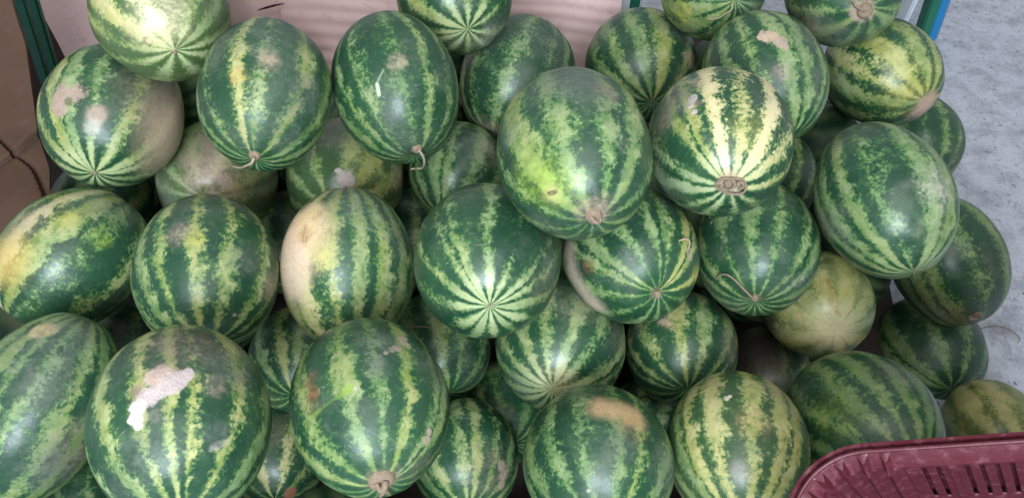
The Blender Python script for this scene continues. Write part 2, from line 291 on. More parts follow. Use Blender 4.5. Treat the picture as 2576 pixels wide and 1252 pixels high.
# stripes: points on the skin where a pale band runs (x, y, band width, yellowness -1..2 [, strength]); picture units 2576 x 1252
ST = {
'a1': [(271,14,70,1.3),(322,78,30,1),(392,50,75,1.6),(475,50,26,.2),(543,97,22,-.2),(341,120,22,.6),(361,155,20,.3),(411,182,26,.1),(485,170,26,-.2),(516,136,24,-.2)],
'a2': [(186,167,24,0),(237,217,30,.2),(163,349,44,.7),(116,337,26,.6),(299,349,52,.7),(349,400,22,.4),(388,361,26,.6),(318,427,16,0),(229,380,20,-.1)],
'a3': [(600,230,32,1.2),(677,230,30,.8),(636,330,22,.1),(547,272,15,.1),(518,233,12,.1),(746,250,32,.7),(792,190,15,.2)],
'a4': [(915,155,28,.3),(876,245,18,.1),(1010,180,14,-.1,.6),(1062,150,38,.5),(1085,279,24,.3),(975,300,14,0),(934,279,12,.1),(1128,271,12,0),(858,180,10,0)],
'a5': [(1066,23,34,.6),(1135,20,28,.1),(1178,20,20,.1),(1213,23,26,.3),(1252,15,16,.2),(1031,58,16,.2),(1104,97,18,-.2),(1143,116,22,-.3),(1213,109,20,-.3),(1244,81,20,-.1)],
'a6': [(1240,194,34,.1),(1290,150,30,-.1),(1345,132,46,.1),(1186,200,18,.1),(1213,264,20,.1),(1398,97,14,.1)],
'a7': [(1392,290,70,.4),(1345,430,60,.9,.7),(1550,291,30,.5),(1526,407,20,.2),(1588,420,26,.4),(1453,440,24,0),(1270,430,18,.1),(1300,230,16,.2)],
'a8': [(1555,140,30,.3),(1619,155,24,.1),(1668,97,52,.8),(1732,155,24,.8),(1503,147,26,.2)],
'a9': [(1716,27,50,.8),(1775,20,18,0),(1830,20,40,.5),(1880,30,24,.3),(1870,62,18,.1),(1690,60,16,.2)],
'a10':[(1798,295,70,1.6,1.2),(1872,260,26,1.1),(1938,310,66,1.7,1.2),(1712,322,30,.5),(1782,392,30,.6),(1930,420,30,1.2),(1918,469,34,1.0),(1697,419,16,-.1),(1697,465,28,-.3),(1751,513,20,-.1),(1798,519,17,-.1),(1848,519,15,-.1),(1883,507,15,.2)],
'a11':[(1880,120,30,.3),(1986,155,44,.2),(2036,190,24,.2),(2060,252,14,.1),(1820,110,24,.2),(2068,160,12,0)],
'a12':[(2126,58,44,.5),(2067,23,26,.4),(2203,30,30,.4),(2246,20,24,.3),(2000,20,20,.3),(2150,85,26,-.2)],
'a13':[(2253,151,58,.9),(2296,109,32,.3),(2330,150,24,.4),(2265,229,34,1.2),(2215,250,44,.3),(2225,293,18,.5),(2358,200,22,.8),(2153,167,34,.9,.7),(2360,240,14,1)],
'a14':[(2184,361,30,.2),(2120,430,34,.5),(2230,388,20,.1),(2203,461,18,0),(2150,520,32,.4),(2176,575,34,.3),(2277,560,36,.3),(2339,490,44,-.1),(2358,545,30,.1),(2126,624,22,.2),(2215,663,15,.1),(2080,480,20,.1)],
'a15':[(2327,330,18,.1),(2374,310,14,.1),(2374,388,16,.2),(2413,349,10,.1),(2395,430,14,.1)],
'a16':[(2440,580,26,.4),(2455,663,30,.2),(2366,663,22,.1),(2510,670,16,.1),(2320,732,28,.4),(2378,763,30,.4),(2400,520,20,.3)],
'b1': [(23,616,44,1.6),(95,650,58,.5),(160,560,24,.6,.8),(217,672,52,.4),(290,590,30,.4),(194,735,24,.2),(264,744,22,.5),(30,750,40,.8),(320,520,14,.1)],
'b2': [(411,700,28,.6),(372,720,24,.5),(490,630,42,.9),(574,690,30,.7),(613,678,32,.3),(645,740,16,.2),(667,655,18,.3),(690,713,12,.5),(430,580,24,.1),(349,635,14,.1)],
'b3': [(745,660,90,1.6,1.1),(825,640,34,.9),(850,760,20,.4),(900,650,20,.2),(912,700,34,.3),(965,640,30,.4),(1000,752,26,.4),(765,750,34,1.0),(1015,655,14,.1)],
'b4': [(1155,616,30,.3),(1231,558,46,.3),(1236,655,24,-.1),(1178,686,22,.1),(1104,678,30,.3),(1135,725,28,.3),(1151,767,22,0),(1275,686,20,0),(1318,707,32,.2),(1355,700,22,.1),(1290,795,28,0),(1240,818,30,0),(1193,802,24,0),(1112,593,18,.2),(1070,655,14,.2)],
'b5': [(1605,640,28,0),(1635,539,22,.2),(1678,640,18,.2),(1728,575,24,1),(1736,632,18,.6),(1557,702,28,.1),(1511,636,34,.1),(1743,700,26,.8),(1573,744,18,.1),(1681,775,18,0),(1635,783,16,-.1)],
'b6': [(1820,595,22,.2),(1840,655,24,.2),(1891,624,26,0),(1945,655,32,.2),(1985,600,26,.3),(2029,601,14,.2),(1771,655,20,.4),(1821,713,18,.1),(2005,705,24,.1)],
'c1': [(175,895,36,.4),(105,976,30,.7),(58,1015,22,.2),(150,1066,36,.4),(101,1135,30,.6),(217,984,26,.2),(23,883,26,.2),(30,940,20,.1)],
'c2': [(349,914,34,.7),(306,953,26,.7),(285,1039,36,.9),(287,1155,40,.3),(219,1155,12,0),(411,903,26,.7),(485,899,22,.6),(440,1060,36,.6),(349,1194,26,.1),(476,1160,40,1.2),(540,990,40,.7),(570,1130,32,.7),(605,1097,24,.4),(640,1000,14,.2)],
'c3': [(880,905,46,.2),(888,965,34,.6),(884,1050,22,.3),(967,1040,14,-.1),(1028,970,36,.6),(1020,1050,26,.4),(1000,1136,26,.6),(825,1116,26,.9),(856,1155,26,.8),(794,1167,22,.6),(961,1139,12,.1),(1058,1139,20,.2),(1085,1039,14,-.1),(768,1038,24,.1)],
'c4': [(1406,1062,30,.1),(1456,1050,24,.1),(1394,1135,20,.2),(1497,1116,46,.3),(1518,1174,30,.2),(1615,1116,26,.6),(1627,1190,24,.4),(1425,1217,20,.1),(1348,1201,20,.2)],
'c5': [(1786,984,46,1.2),(1804,1069,40,1.3),(1817,1174,26,1),(1743,1128,30,1.1),(1774,1205,24,1),(1888,1030,50,1.1),(1903,1110,44,1),(1915,1186,34,.5),(1976,1075,34,1),(2005,1130,26,.9),(1708,1116,16,.2)],
'd1': [(407,469,20,-.4),(458,461,26,-.4),(613,461,46,.8),(540,430,40,.3),(670,470,16,-.4)],
'd2': [(800,440,46,.5),(887,368,34,.9),(930,410,60,.7),(736,438,22,.1),(1000,440,30,.8)],
'd3': [(1160,368,40,.9),(1232,388,26,.7),(1128,407,24,.2),(1097,438,24,.1),(1066,481,22,.1),(1185,446,26,0)],
'd4': [(1050,530,26,.5),(1040,560,20,.5)],
'e1': [(2005,390,20,.1),(2040,349,14,.1),(2012,430,14,0)],
'e2': [(2060,700,70,1.0,1.1),(2130,720,46,.9),(2000,790,60,.8,1.1),(2050,850,50,1.1),(2150,850,40,.9),(2180,760,24,.4),(2110,870,40,.8)],
'e3': [(2261,864,42,.1),(2316,922,42,.1),(2370,883,28,-.2),(2436,868,24,.1),(2339,961,30,.1),(2479,902,10,0),(2219,810,30,0)],
'e4': [(2095,972,34,.2),(2150,1005,24,.2),(2203,984,26,.1),(2153,922,30,.2),(2110,1046,56,.4),(2067,1007,20,.1),(2292,1019,26,.1),(2176,1039,18,.2),(2246,1085,22,.2),(2001,988,18,.1)],
'e5': [(2440,1010,52,1.2,1.1),(2500,990,40,1.1),(2533,1031,60,1.3,1.1),(2470,1070,30,1)],
'f1': [(1320,860,26,.1),(1352,890,36,0),(1367,829,24,.1),(1447,813,52,.1),(1470,900,42,.1),(1414,914,20,0),(1526,934,24,.1),(1542,833,22,-.1),(1332,942,30,.2),(1293,914,18,.1),(1561,922,14,0)],
'f2': [(1716,868,38,.7,1.2),(1658,899,28,.5),(1619,860,22,.2),(1635,934,18,.4),(1778,844,30,.1),(1755,922,26,.2),(1821,895,16,.1),(1852,864,10,-.2),(1580,900,12,.1)],
'g1': [(1104,821,36,.4),(1197,965,20,-.2),(1160,900,14,.1)],
'g2': [(1163,1058,26,.3),(1193,1116,22,.4),(1150,1140,16,.2),(1197,1217,34,.8),(1097,1178,26,.4),(1250,1130,14,.1)],
'g3': [(1279,984,26,.2),(1294,1093,34,.7),(1213,1003,20,.3)],
'g4': [(709,864,28,.8),(745,930,20,.2)],
'g5': [(726,1140,26,1.3),(662,1217,38,1.2),(655,1147,22,.9),(755,1200,20,.6)],
'g6': [(1615,1000,30,.9)],
'g8': [(330,870,20,.2)],
}
CREAM=(.62,.47,.27); TAN=(.50,.37,.27); PINKTAN=(.40,.29,.235); GREY=(.125,.145,.12); DUST=(.19,.155,.115); WHITE=(.52,.43,.42); YEL=(.50,.46,.08); RUST=(.22,.085,.05); BROWN=(.10,.06,.04); LIME=(.30,.42,.06); ORANGE=(.50,.33,.18); GREYP=(.44,.40,.36)
# marks on the skin: x, y, radius, colour, softness 0..1, amount, raggedness
BL = {
'a1': [(400,45,62,(.80,.72,.45),.8,.6,.6),(371,103,10,BROWN,.5,.5,.5),(375,104,6,CREAM,.3,.9,.3)],
'a2': [(155,238,26,PINKTAN,.4,.85,1.3),(190,232,22,PINKTAN,.4,.85,1.3),(150,268,20,PINKTAN,.25,.9,.8),(172,256,10,(.10,.12,.05),.5,.8,.9),(242,288,22,PINKTAN,.5,.75,.5),(233,318,18,GREYP,.6,.6,.5),(440,330,95,TAN,.9,.85,.5),(360,235,60,DUST,.9,.7,.9),(390,400,50,(.36,.31,.2),.9,.5,.8)],
'a3': [(600,190,22,(.5,.36,.10),.7,.7,.9),(677,150,26,TAN,.8,.7,.8),(760,230,60,GREY,.9,.75,.9),(690,90,80,GREY,.9,.6,.9),(540,120,60,GREY,.9,.6,.9),(640,395,13,TAN,.5,.8,.5),(720,330,50,GREY,.9,.5,.9)],
'a4': [(1000,155,24,PINKTAN,.7,.55,.7),(948,212,5,(.5,.56,.42),.5,.85,.4,953,238),(948,206,3,(.28,.34,.25),.6,.7,.3,964,176),(1125,200,40,GREY,.9,.5,.9),(1050,382,14,TAN,.5,.7,.5)],
'a5': [(1240,90,50,GREYP,.9,.4,.8),(1150,120,60,(.25,.27,.15),.9,.45,.6)],
'a6': [(1400,120,50,GREY,.9,.7,.9),(1320,70,60,GREY,.9,.5,.9),(1230,330,40,TAN,.8,.5,.9)],
'a7': [(1495,530,42,PINKTAN,.7,.75,.8),(1500,550,24,(.40,.28,.24),.5,.8,.8),(1340,440,66,LIME,.8,.55,.8),(1400,470,60,LIME,.9,.5,.6),(1440,200,110,GREY,.8,.7,.9),(1530,235,30,DUST,.8,.8,.8),(1270,330,50,GREY,.9,.6,.9),(1386,487,24,(.42,.42,.16),.7,.75,.5),(1379,486,6,BROWN,.6,.9,1.3,1397,482)],
'a8': [(1735,150,26,TAN,.7,.6,.8),(1690,60,50,GREY,.9,.6,.9),(1510,90,40,GREY,.9,.5,.9)],
'a9': [(1715,35,30,YEL,.8,.6,.7),(1900,40,60,GREY,.9,.6,.9)],
'a10':[(1762,205,26,TAN,.6,.7,.8),(1744,250,13,WHITE,.25,.9,.8),(1737,268,9,WHITE,.25,.9,.8),(1747,284,8,WHITE,.25,.9,.8),(1757,262,11,(.16,.13,.12),.5,.8,.6),(1700,250,60,GREY,.8,.75,.9),(1665,300,50,DUST,.9,.6,.9),(1680,480,60,GREY,.9,.6,.8),(1838,463,32,TAN,.4,.7,.5),(1890,330,50,(.42,.40,.13),.8,.4,.7)],
'a11':[(1922,90,15,TAN,.3,.9,1.2),(1942,93,17,TAN,.3,.9,1.2),(1962,103,15,PINKTAN,.35,.85,1.2),(1975,118,10,PINKTAN,.3,.8,.7),(1967,180,22,PINKTAN,.8,.5,.8),(2030,90,50,GREY,.9,.6,.9)],
'a12':[(2030,75,60,DUST,.9,.8,.8),(2170,28,26,PINKTAN,.5,.8,.9),(2090,90,50,GREY,.9,.7,.8)],
'a13':[(2335,262,30,(.36,.24,.20),.5,.9,.5),(2310,285,26,(.36,.24,.20),.6,.8,.6),(2300,225,60,(.44,.39,.07),.95,.42,.7),(2255,150,36,(.5,.5,.2),.8,.5,.8),(2085,200,36,BROWN,.9,.5,.9),(2100,270,70,GREY,.9,.6,.9)],
'a14':[(2360,470,50,GREYP,.9,.55,.8),(2350,580,40,(.3,.3,.2),.9,.4,.8),(2150,330,60,GREY,.9,.5,.9),(2070,560,40,DUST,.9,.6,.9)],
'a16':[(2430,805,40,BROWN,.8,.75,.9),(2330,770,60,BROWN,.9,.5,.9),(2455,797,14,TAN,.5,.8,.7)],
'b1': [(10,650,60,(.55,.40,.12),.8,.7,.5),(165,548,28,YEL,.8,.4,.9),(250,600,24,LIME,.7,.4,.9),(270,500,70,GREY,.9,.6,.9),(310,760,60,BROWN,.9,.4,.9),(60,560,50,TAN,.9,.5,.6)],
'b2': [(450,585,30,PINKTAN,.8,.6,.9),(610,650,40,GREY,.8,.5,.9),(590,792,5,WHITE,.5,.5,.8),(610,789,4,WHITE,.5,.5,.8),(500,500,80,GREY,.9,.5,.9),(680,720,40,TAN,.9,.4,.8),(490,600,22,YEL,.7,.5,.7)],
'b3': [(742,605,92,(.70,.50,.36),.8,.95,.5),(775,555,52,(.68,.50,.28),.8,.9,.5),(725,700,66,(.66,.52,.38),.75,.9,.4),(800,620,34,(.52,.45,.20),.9,.5,.5),(735,790,50,(.50,.45,.20),.9,.6,.5),(770,852,22,(.62,.50,.42),.7,.8,.4),(770,592,24,(.30,.16,.06),.7,.75,1.0),(800,545,14,(.30,.16,.06),.7,.5,1.0),(815,650,26,YEL,.9,.35,.8),(890,500,90,GREY,.9,.65,.8),(1010,600,50,GREY,.9,.6,.9)],
'b4': [(1170,480,70,GREY,.9,.4,.9),(1380,640,40,GREY,.9,.5,.9),(1370,720,50,DUST,.9,.5,.9)],
'b5': [(1428,640,34,(.52,.42,.33),1.0,.9,.5,1494,768),(1478,670,18,RUST,.8,.6,.7),(1655,742,16,PINKTAN,.6,.7,.8),(1735,640,16,(.5,.38,.30),.6,.6,.9),(1750,690,28,YEL,.9,.5,.8)],
'b6': [(1790,560,5,WHITE,.5,.6,.8),(1786,547,3,WHITE,.3,.8,.5),(1775,720,40,DUST,.9,.6,.9),(1900,752,14,PINKTAN,.6,.7,.8),(1800,760,60,GREY,.9,.5,.8),(2010,705,18,GREYP,.7,.5,.8)],
'c1': [(98,832,22,(.52,.42,.22),.5,.95,.6),(125,826,20,(.52,.42,.22),.5,.95,.6),(106,838,9,(.35,.2,.1),.6,.7,.9),(100,900,90,GREY,.9,.6,.9),(190,1130,70,DUST,.9,.7,.9),(120,1180,60,GREY,.9,.7,.9),(200,820,60,GREY,.9,.6,.9),(250,1050,40,GREY,.9,.5,.9)],
'c2': [(468,942,20,WHITE,.28,.95,.8),(447,950,24,WHITE,.28,.95,.8),(420,970,24,WHITE,.28,.95,.8),(395,985,22,WHITE,.28,.95,.8),(368,1000,22,WHITE,.28,.95,.8),(345,1022,19,(.60,.54,.53),.2,1,.5),(338,1050,17,(.60,.54,.53),.2,1,.6),(344,1070,11,(.60,.54,.53),.2,1,.6),(385,948,22,(.58,.42,.36),.4,.85,.5),(412,930,18,(.58,.42,.36),.4,.8,.6),(340,985,20,(.22,.15,.13),.7,.7,.7),(450,865,90,(.18,.14,.12),.8,.75,.9),(590,930,60,GREY,.8,.7,.9),(545,1085,30,(.10,.12,.11),.7,.7,1),(535,1128,8,GREYP,.7,.5,1.2,565,1112),(540,970,26,PINKTAN,.8,.5,.8),(340,1120,40,GREY,.8,.5,.9),(390,1030,30,(.25,.23,.2),.8,.5,.8)],
'c3': [(1012,848,13,PINKTAN,.35,.85,1.4),(1020,862,12,PINKTAN,.35,.85,1.4),(1000,872,12,PINKTAN,.35,.85,1.4),(985,878,10,PINKTAN,.35,.85,1.4),(972,884,7,PINKTAN,.2,.9,1),(783,955,22,RUST,.7,.7,.8),(788,990,20,RUST,.6,.8,.9),(786,1025,20,(.30,.22,.10),.7,.7,.8),(1077,1085,11,PINKTAN,.25,.9,1),(1072,1105,10,PINKTAN,.3,.9,1),(950,920,34,GREY,.7,.75,1),(955,855,60,GREY,.9,.6,.8),(1090,930,60,GREY,.9,.6,.9),(965,1205,40,(.33,.27,.17),.7,.75,.8),(1060,1170,40,DUST,.9,.5,.9),(894,976,5,WHITE,.3,.8,.3),
       (792,1044,7,(.16,.26,.05),.5,.7,.3,878,978),(875,975,16,LIME,.6,.6,.8)],
'c4': [(1512,1022,33,ORANGE,.95,.85,.55,1590,1038),(1600,1050,30,ORANGE,.9,.6,.5),(1590,1070,40,(.38,.26,.10),.9,.6,.6),(1560,1100,46,GREY,.9,.6,.9),(1680,1180,60,GREY,.9,.7,.8),(1480,1232,5,WHITE,.5,.5,.8)],
'c5': [(1828,1003,8,(.62,.55,.42),.3,.9,.7),(1836,998,6,(.62,.55,.42),.3,.9,.7),(1895,1060,40,(.52,.38,.18),.8,.5,.6),(1955,985,50,DUST,.9,.6,.8),(2010,1060,40,GREY,.9,.6,.9),(1700,1230,30,PINKTAN,.7,.6,.8),(1862,1185,24,GREYP,.8,.4,.4)],
'd1': [(520,420,60,(.50,.345,.285),.9,.75,.8),(560,475,46,(.50,.345,.285),.9,.6,.8),(500,370,50,DUST,.9,.9,.8),(610,470,34,(.42,.34,.17),.8,.5,.8),(670,470,60,(.12,.11,.11),.9,.6,.8),(420,500,40,GREY,.9,.6,.8)],
'd2': [(868,448,20,WHITE,.4,.85,1.0),(880,458,13,WHITE,.3,.9,.8),(850,429,7,WHITE,.3,.9,.6),(930,410,50,(.42,.43,.12),.9,.5,.7),(1005,450,34,(.38,.28,.22),.8,.7,.6),(860,330,50,DUST,.9,.6,.8)],
'd3': [(1235,380,40,TAN,.9,.4,.9),(1190,360,50,GREY,.9,.6,.9)],
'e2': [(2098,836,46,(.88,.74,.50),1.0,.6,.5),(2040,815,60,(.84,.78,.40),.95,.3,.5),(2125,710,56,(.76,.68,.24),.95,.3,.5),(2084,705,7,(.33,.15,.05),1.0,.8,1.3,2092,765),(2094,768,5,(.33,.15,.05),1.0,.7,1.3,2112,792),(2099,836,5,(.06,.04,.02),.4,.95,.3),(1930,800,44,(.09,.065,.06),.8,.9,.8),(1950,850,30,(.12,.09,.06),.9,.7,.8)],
'e4': [(2100,1040,50,LIME,.9,.35,.8),(2240,930,60,(.10,.10,.08),.9,.6,.9),(2000,1000,60,GREY,.9,.5,.9)],
'e5': [(2420,1075,10,RUST,.7,.6,.9),(2510,1015,80,(.58,.44,.08),.95,.25,.6)],
'f1': [(1400,965,44,(.55,.48,.28),.9,.6,.6),(1310,980,50,GREY,.9,.6,.9),(1560,850,40,DUST,.9,.6,.9),(1450,760,60,(.25,.25,.17),.9,.6,.9)],
'f2': [(1690,808,22,(.55,.42,.24),.6,.85,.7),(1670,800,18,TAN,.7,.6,.7),(1845,870,40,DUST,.9,.6,.9),(1600,830,26,DUST,.8,.6,.9)],
'g2': [(1262,1170,13,PINKTAN,.4,.85,.8),(1266,1195,13,PINKTAN,.4,.85,.8),(1262,1220,12,PINKTAN,.4,.8,.8),(1250,1180,60,DUST,.9,.6,.9)],
'g5': [(732,1240,16,(.36,.14,.09),.5,.8,.8),(700,1080,40,DUST,.9,.6,.8)],
'g7': [(1900,880,90,(.035,.026,.024),.9,.95,.5),(1940,950,50,(.10,.075,.06),.9,.8,.8)],  # shade of the hollow painted on the skin together with dirt
'g8': [(330,850,60,GREY,.9,.6,.9)],
}
POLE = {'a1':.25,'a2':.3,'a5':.3,'b4':.8,'a14':.12,'e2':.6,'a10':.18,'f1':.15}     # how far pale bands widen at the near end
STYLE = {'a4':.78,'a7':.74,'a14':.66,'a15':.7,'a16':.7,'b5':.85,'b6':.76,'c3':.74,'c4':.74,'c1':.78,'e4':.6,'e2':1,'e3':.7,'a6':.85,'a8':.8,'a9':.72,'a11':.76,'a12':.6,'a13':.85,'b4':.9,'b2':.82,'b3':.82,'d1':.7,'d2':.8,'d3':.78,'a3':.85,'b1':.85,'g1':.7,'g3':.7,'g8':.6,'d4':.7,'d5':.6,'d6':.6}   # how clear the pale bands are
PALE = {'e2':.5,'e5':.5,'d1':.35,'c5':.15,'a1':.3,'d2':.2}      # pale fruit: how far the dark bands fade to olive
LABEL = {
'a1':'brightly lit yellow and white striped watermelon cut by the top edge at upper left',
'a2':'dusty watermelon with flaky tan scar and tan right flank, directly below the brightest one',
'a3':'watermelon with two tan yellow stripes and a dried tendril, touching the brightest one',
'a4':'dark green oval watermelon with a short curled dry stem at its lower tip',
'a5':'watermelon with pale star lined end, cut by the top edge before the wrinkled cardboard',
'a6':'striped watermelon wedged under the pale star ended one, beside the pinkish cardboard, no end showing',
'a7':'large watermelon with a lime yellow blotch, a dark nick and a brown corky end',
'a8':'round dark green watermelon below the middle green post, tan edge at its right side',
'a9':'watermelon cut by the top edge with a thin curly tendril and yellow patch',
'a10':'boldly cream striped watermelon with a coiled dry vine ring on its end',
'a11':'watermelon with a torn tan scar on its upper part, right behind the cream striped one',
'a12':'dull green watermelon at the top right with a brown dried stem patch',
'a13':'watermelon with a bright yellow end and brown scabbed tip, right edge of the pile',
'a14':'big egg shaped watermelon on the right, its thin lined tip pointing lower right',
'a15':'small dark striped watermelon on the floor, half hidden behind the big egg shaped one',
'a16':'dark watermelon with muddy underside resting against bare floor at the far right',
'b1':'watermelon lying slantwise at the left edge with yellow orange flank and broad diagonal stripes',
'b2':'dark watermelon with upright stripes and a large bluish shine, above the white scarred one',
'b3':'watermelon with a cream and orange ground spot covering its left side and a brown scab',
'b4':'round watermelon with a bold pale starburst at its lower end, mid pile',
'b5':'watermelon with pale tan patch along its lower left edge and a dry peel curl',
'b6':'green watermelon below the cream striped one, thin dry vine lying across its lower left',
'c1':'big watermelon in the lower left corner with diagonal stripes and an oval cream spot',
'c2':'large watermelon with a long torn white scar across its front, bottom left',
'c3':'glossy dark watermelon with a red brown bruise on its left and zigzag pink scars',
'c4':'watermelon at the bottom with an orange tan patch at its top right',
'c5':'watermelon with broad cream yellow stripes at the bottom, beside the red crate',
'd1':'dusty pinkish grey watermelon wedged below two others in the upper left gap',
'd2':'yellowish green blotched watermelon with a pinkish white scab, above the one with cream ground spot',
'd3':'mottled green watermelon peeking out between the curled stem one and the large lime blotched one',
'd4':'small visible patch of a dark watermelon deep in the gap left of the starburst one',
'd5':'dark watermelon barely showing under the flaky scarred one beside the brown cardboard flap',
'd6':'dark green watermelon deep in the gap right of the slanted one at the left edge',
'e1':'dark striped watermelon showing a narrow strip between the cream striped and the egg shaped one',
'e2':'pale cream yellow watermelon with a rusty crack and a dark dot at its end',
'e3':'dark green watermelon lying on the floor under the muddy one at the far right',
'e4':'large dark green watermelon just behind the rim of the red crate',
'e5':'yellow watermelon with green bands half hidden by the red crate at the right edge',
'f1':'strongly striped watermelon directly below the gap right of the starburst one, buff lower left',
'f2':'watermelon with a cream spot and bright middle stripe, behind the cream yellow striped one',
'g1':'dark watermelon in the gap beneath the left side of the starburst one',
'g2':'watermelon with pinkish scar on its right, bottom edge beside the glossy bruised one',
'g3':'green watermelon showing through the gap below the strongly striped one',
'g4':'shaded watermelon in the gap between the cream flanked one and the white scarred one',
'g5':'watermelon with cream stripes and a red scab, at the bottom between the two largest ones',
'g6':'tan sliver of a watermelon deep in the gap above the cream yellow striped one',
'g7':'watermelon darkened by dirt and painted shade in the black hollow left of the pale cream yellow one',
'g8':'dark watermelon in the hollow between the slanted one and the white scarred one',
'g9':'watermelon barely showing at the bottom left between the corner one and the white scarred one',
'g10':'dark watermelon deep in the gap between the shiny and the cream flanked ones',
}
FITD = {k:(np.array(v[0]),v[1],v[2],np.array(v[3])/np.linalg.norm(v[3])) for k,v in FIT.items()}
def basis(u):
    r = np.cross(u, (0,0,1.)); r = r/np.linalg.norm(r) if np.linalg.norm(r)>1e-3 else np.array((1.,0,0))
    return np.array([r, np.cross(u,r), u]).T              # columns x, y, z of the melon
def hit(k, px, py):
    """point on the melon under a picture point, in the melon's own frame; the nearest limb point when it misses"""
    C,a,c,u = FITD[k]; B = basis(u); d = ray(px,py); d = d/np.linalg.norm(d)
    o = B.T@(EYE-C); q = B.T@d; s = np.array((1/a,1/a,1/c)); o2 = o*s; q2 = q*s
    A_ = q2@q2; b_ = o2@q2; c_ = o2@o2-1; ds = b_*b_-A_*c_
    t = (-b_-math.sqrt(max(ds,0)))/A_
    p = o2+q2*t
    p /= np.linalg.norm(p)
    return p/s
def ramp_stops(k, rng):
    C,a,c,u = FITD[k]; st = []
    for e in ST.get(k, []):
        x,y,w,yel = e[:4]; sgn = e[4] if len(e)>4 else 1.
        p = hit(k,x,y); l0 = math.atan2(p[1],p[0]); hw = 0
        for an in range(8):
            q = hit(k, x+w/2*math.cos(an*math.pi/4), y+w/2*math.sin(an*math.pi/4)); dl = abs((math.atan2(q[1],q[0])-l0+math.pi)%(2*math.pi)-math.pi); hw = max(hw, dl)
        rxy = math.hypot(p[0],p[1])
        if abs(p[2])/c > .72: hw *= .3 if k == 'b4' else .48
        hw = min(hw, .5*w/PXF*1.5/max(rxy,.01)*1.35)
        st.append([(l0/(2*math.pi)+.5)%1, min(hw/(2*math.pi),.055), yel, sgn])
    st.sort(key=lambda r: r[0])
    # merge two notes of one band
    mg = []
    for s in st:
        if mg and s[0]-mg[-1][0] < .026:
            m = mg[-1]; m[0] = (m[0]+s[0])/2; m[1] = max(m[1],s[1]); m[2] = (m[2]+s[2])/2; m[3] = max(m[3],s[3])
        else: mg.append(list(s))
    st = mg
    sp = .088 if len(st) < 3 else float(np.clip(np.median(np.diff([s[0] for s in st])), .062, .1))
    if not st: st = [[rng.random()*.05, .026, rng.uniform(-.1,.5), 1.]]
    full = []
    for i,s in enumerate(st):
        full.append(s); nx = st[(i+1)%len(st)][0]+(1 if i == len(st)-1 else 0); g = nx-s[0]; n = int(round(g/sp))-1 if g > 1.55*sp else 0
        for j in range(n): full.append([(s[0]+g*(j+1)/(n+1)+rng.uniform(-.008,.008))%1, rng.uniform(.010,.021), rng.uniform(-.2,.4), rng.uniform(.55,.95)])
    full.sort(key=lambda r: r[0])
    while len(full) > 15:
        gaps = [(full[(i+1)%len(full)][0]-full[i][0])%1 for i in range(len(full))]; del full[int(np.argmin(gaps))]
    stops = []; n = len(full)
    for i,s in enumerate(full):
        nx = full[(i+1)%n]; pv = full[i-1]; dR = ((nx[0]-s[0])%1 or 1)/2; dL = ((s[0]-pv[0])%1 or 1)/2
        wm = 1.0 if k in ('a3','a4','a15') else 1.18; fr = np.clip(wm*s[1]/((dR+dL)/2), .18, .82); fr2 = np.clip(wm*(s[1]+nx[1])/2/dR, .18, .85)
        stops.append((s[0], .5+fr*.9, s[2], s[3])); stops.append(((s[0]+dR)%1, .5-(1-fr2)*.9, (s[2]+nx[2])/2, (s[3]+nx[3])/2))
    stops.sort()
    A_,B_ = stops[-1],stops[0]; g = 1-A_[0]+B_[0]; f = (1-A_[0])/max(g,1e-6); edge = [A_[i]*(1-f)+B_[i]*f for i in (1,2,3)]
    return [(0,*edge)]+stops[:30]+[(1,*edge)]

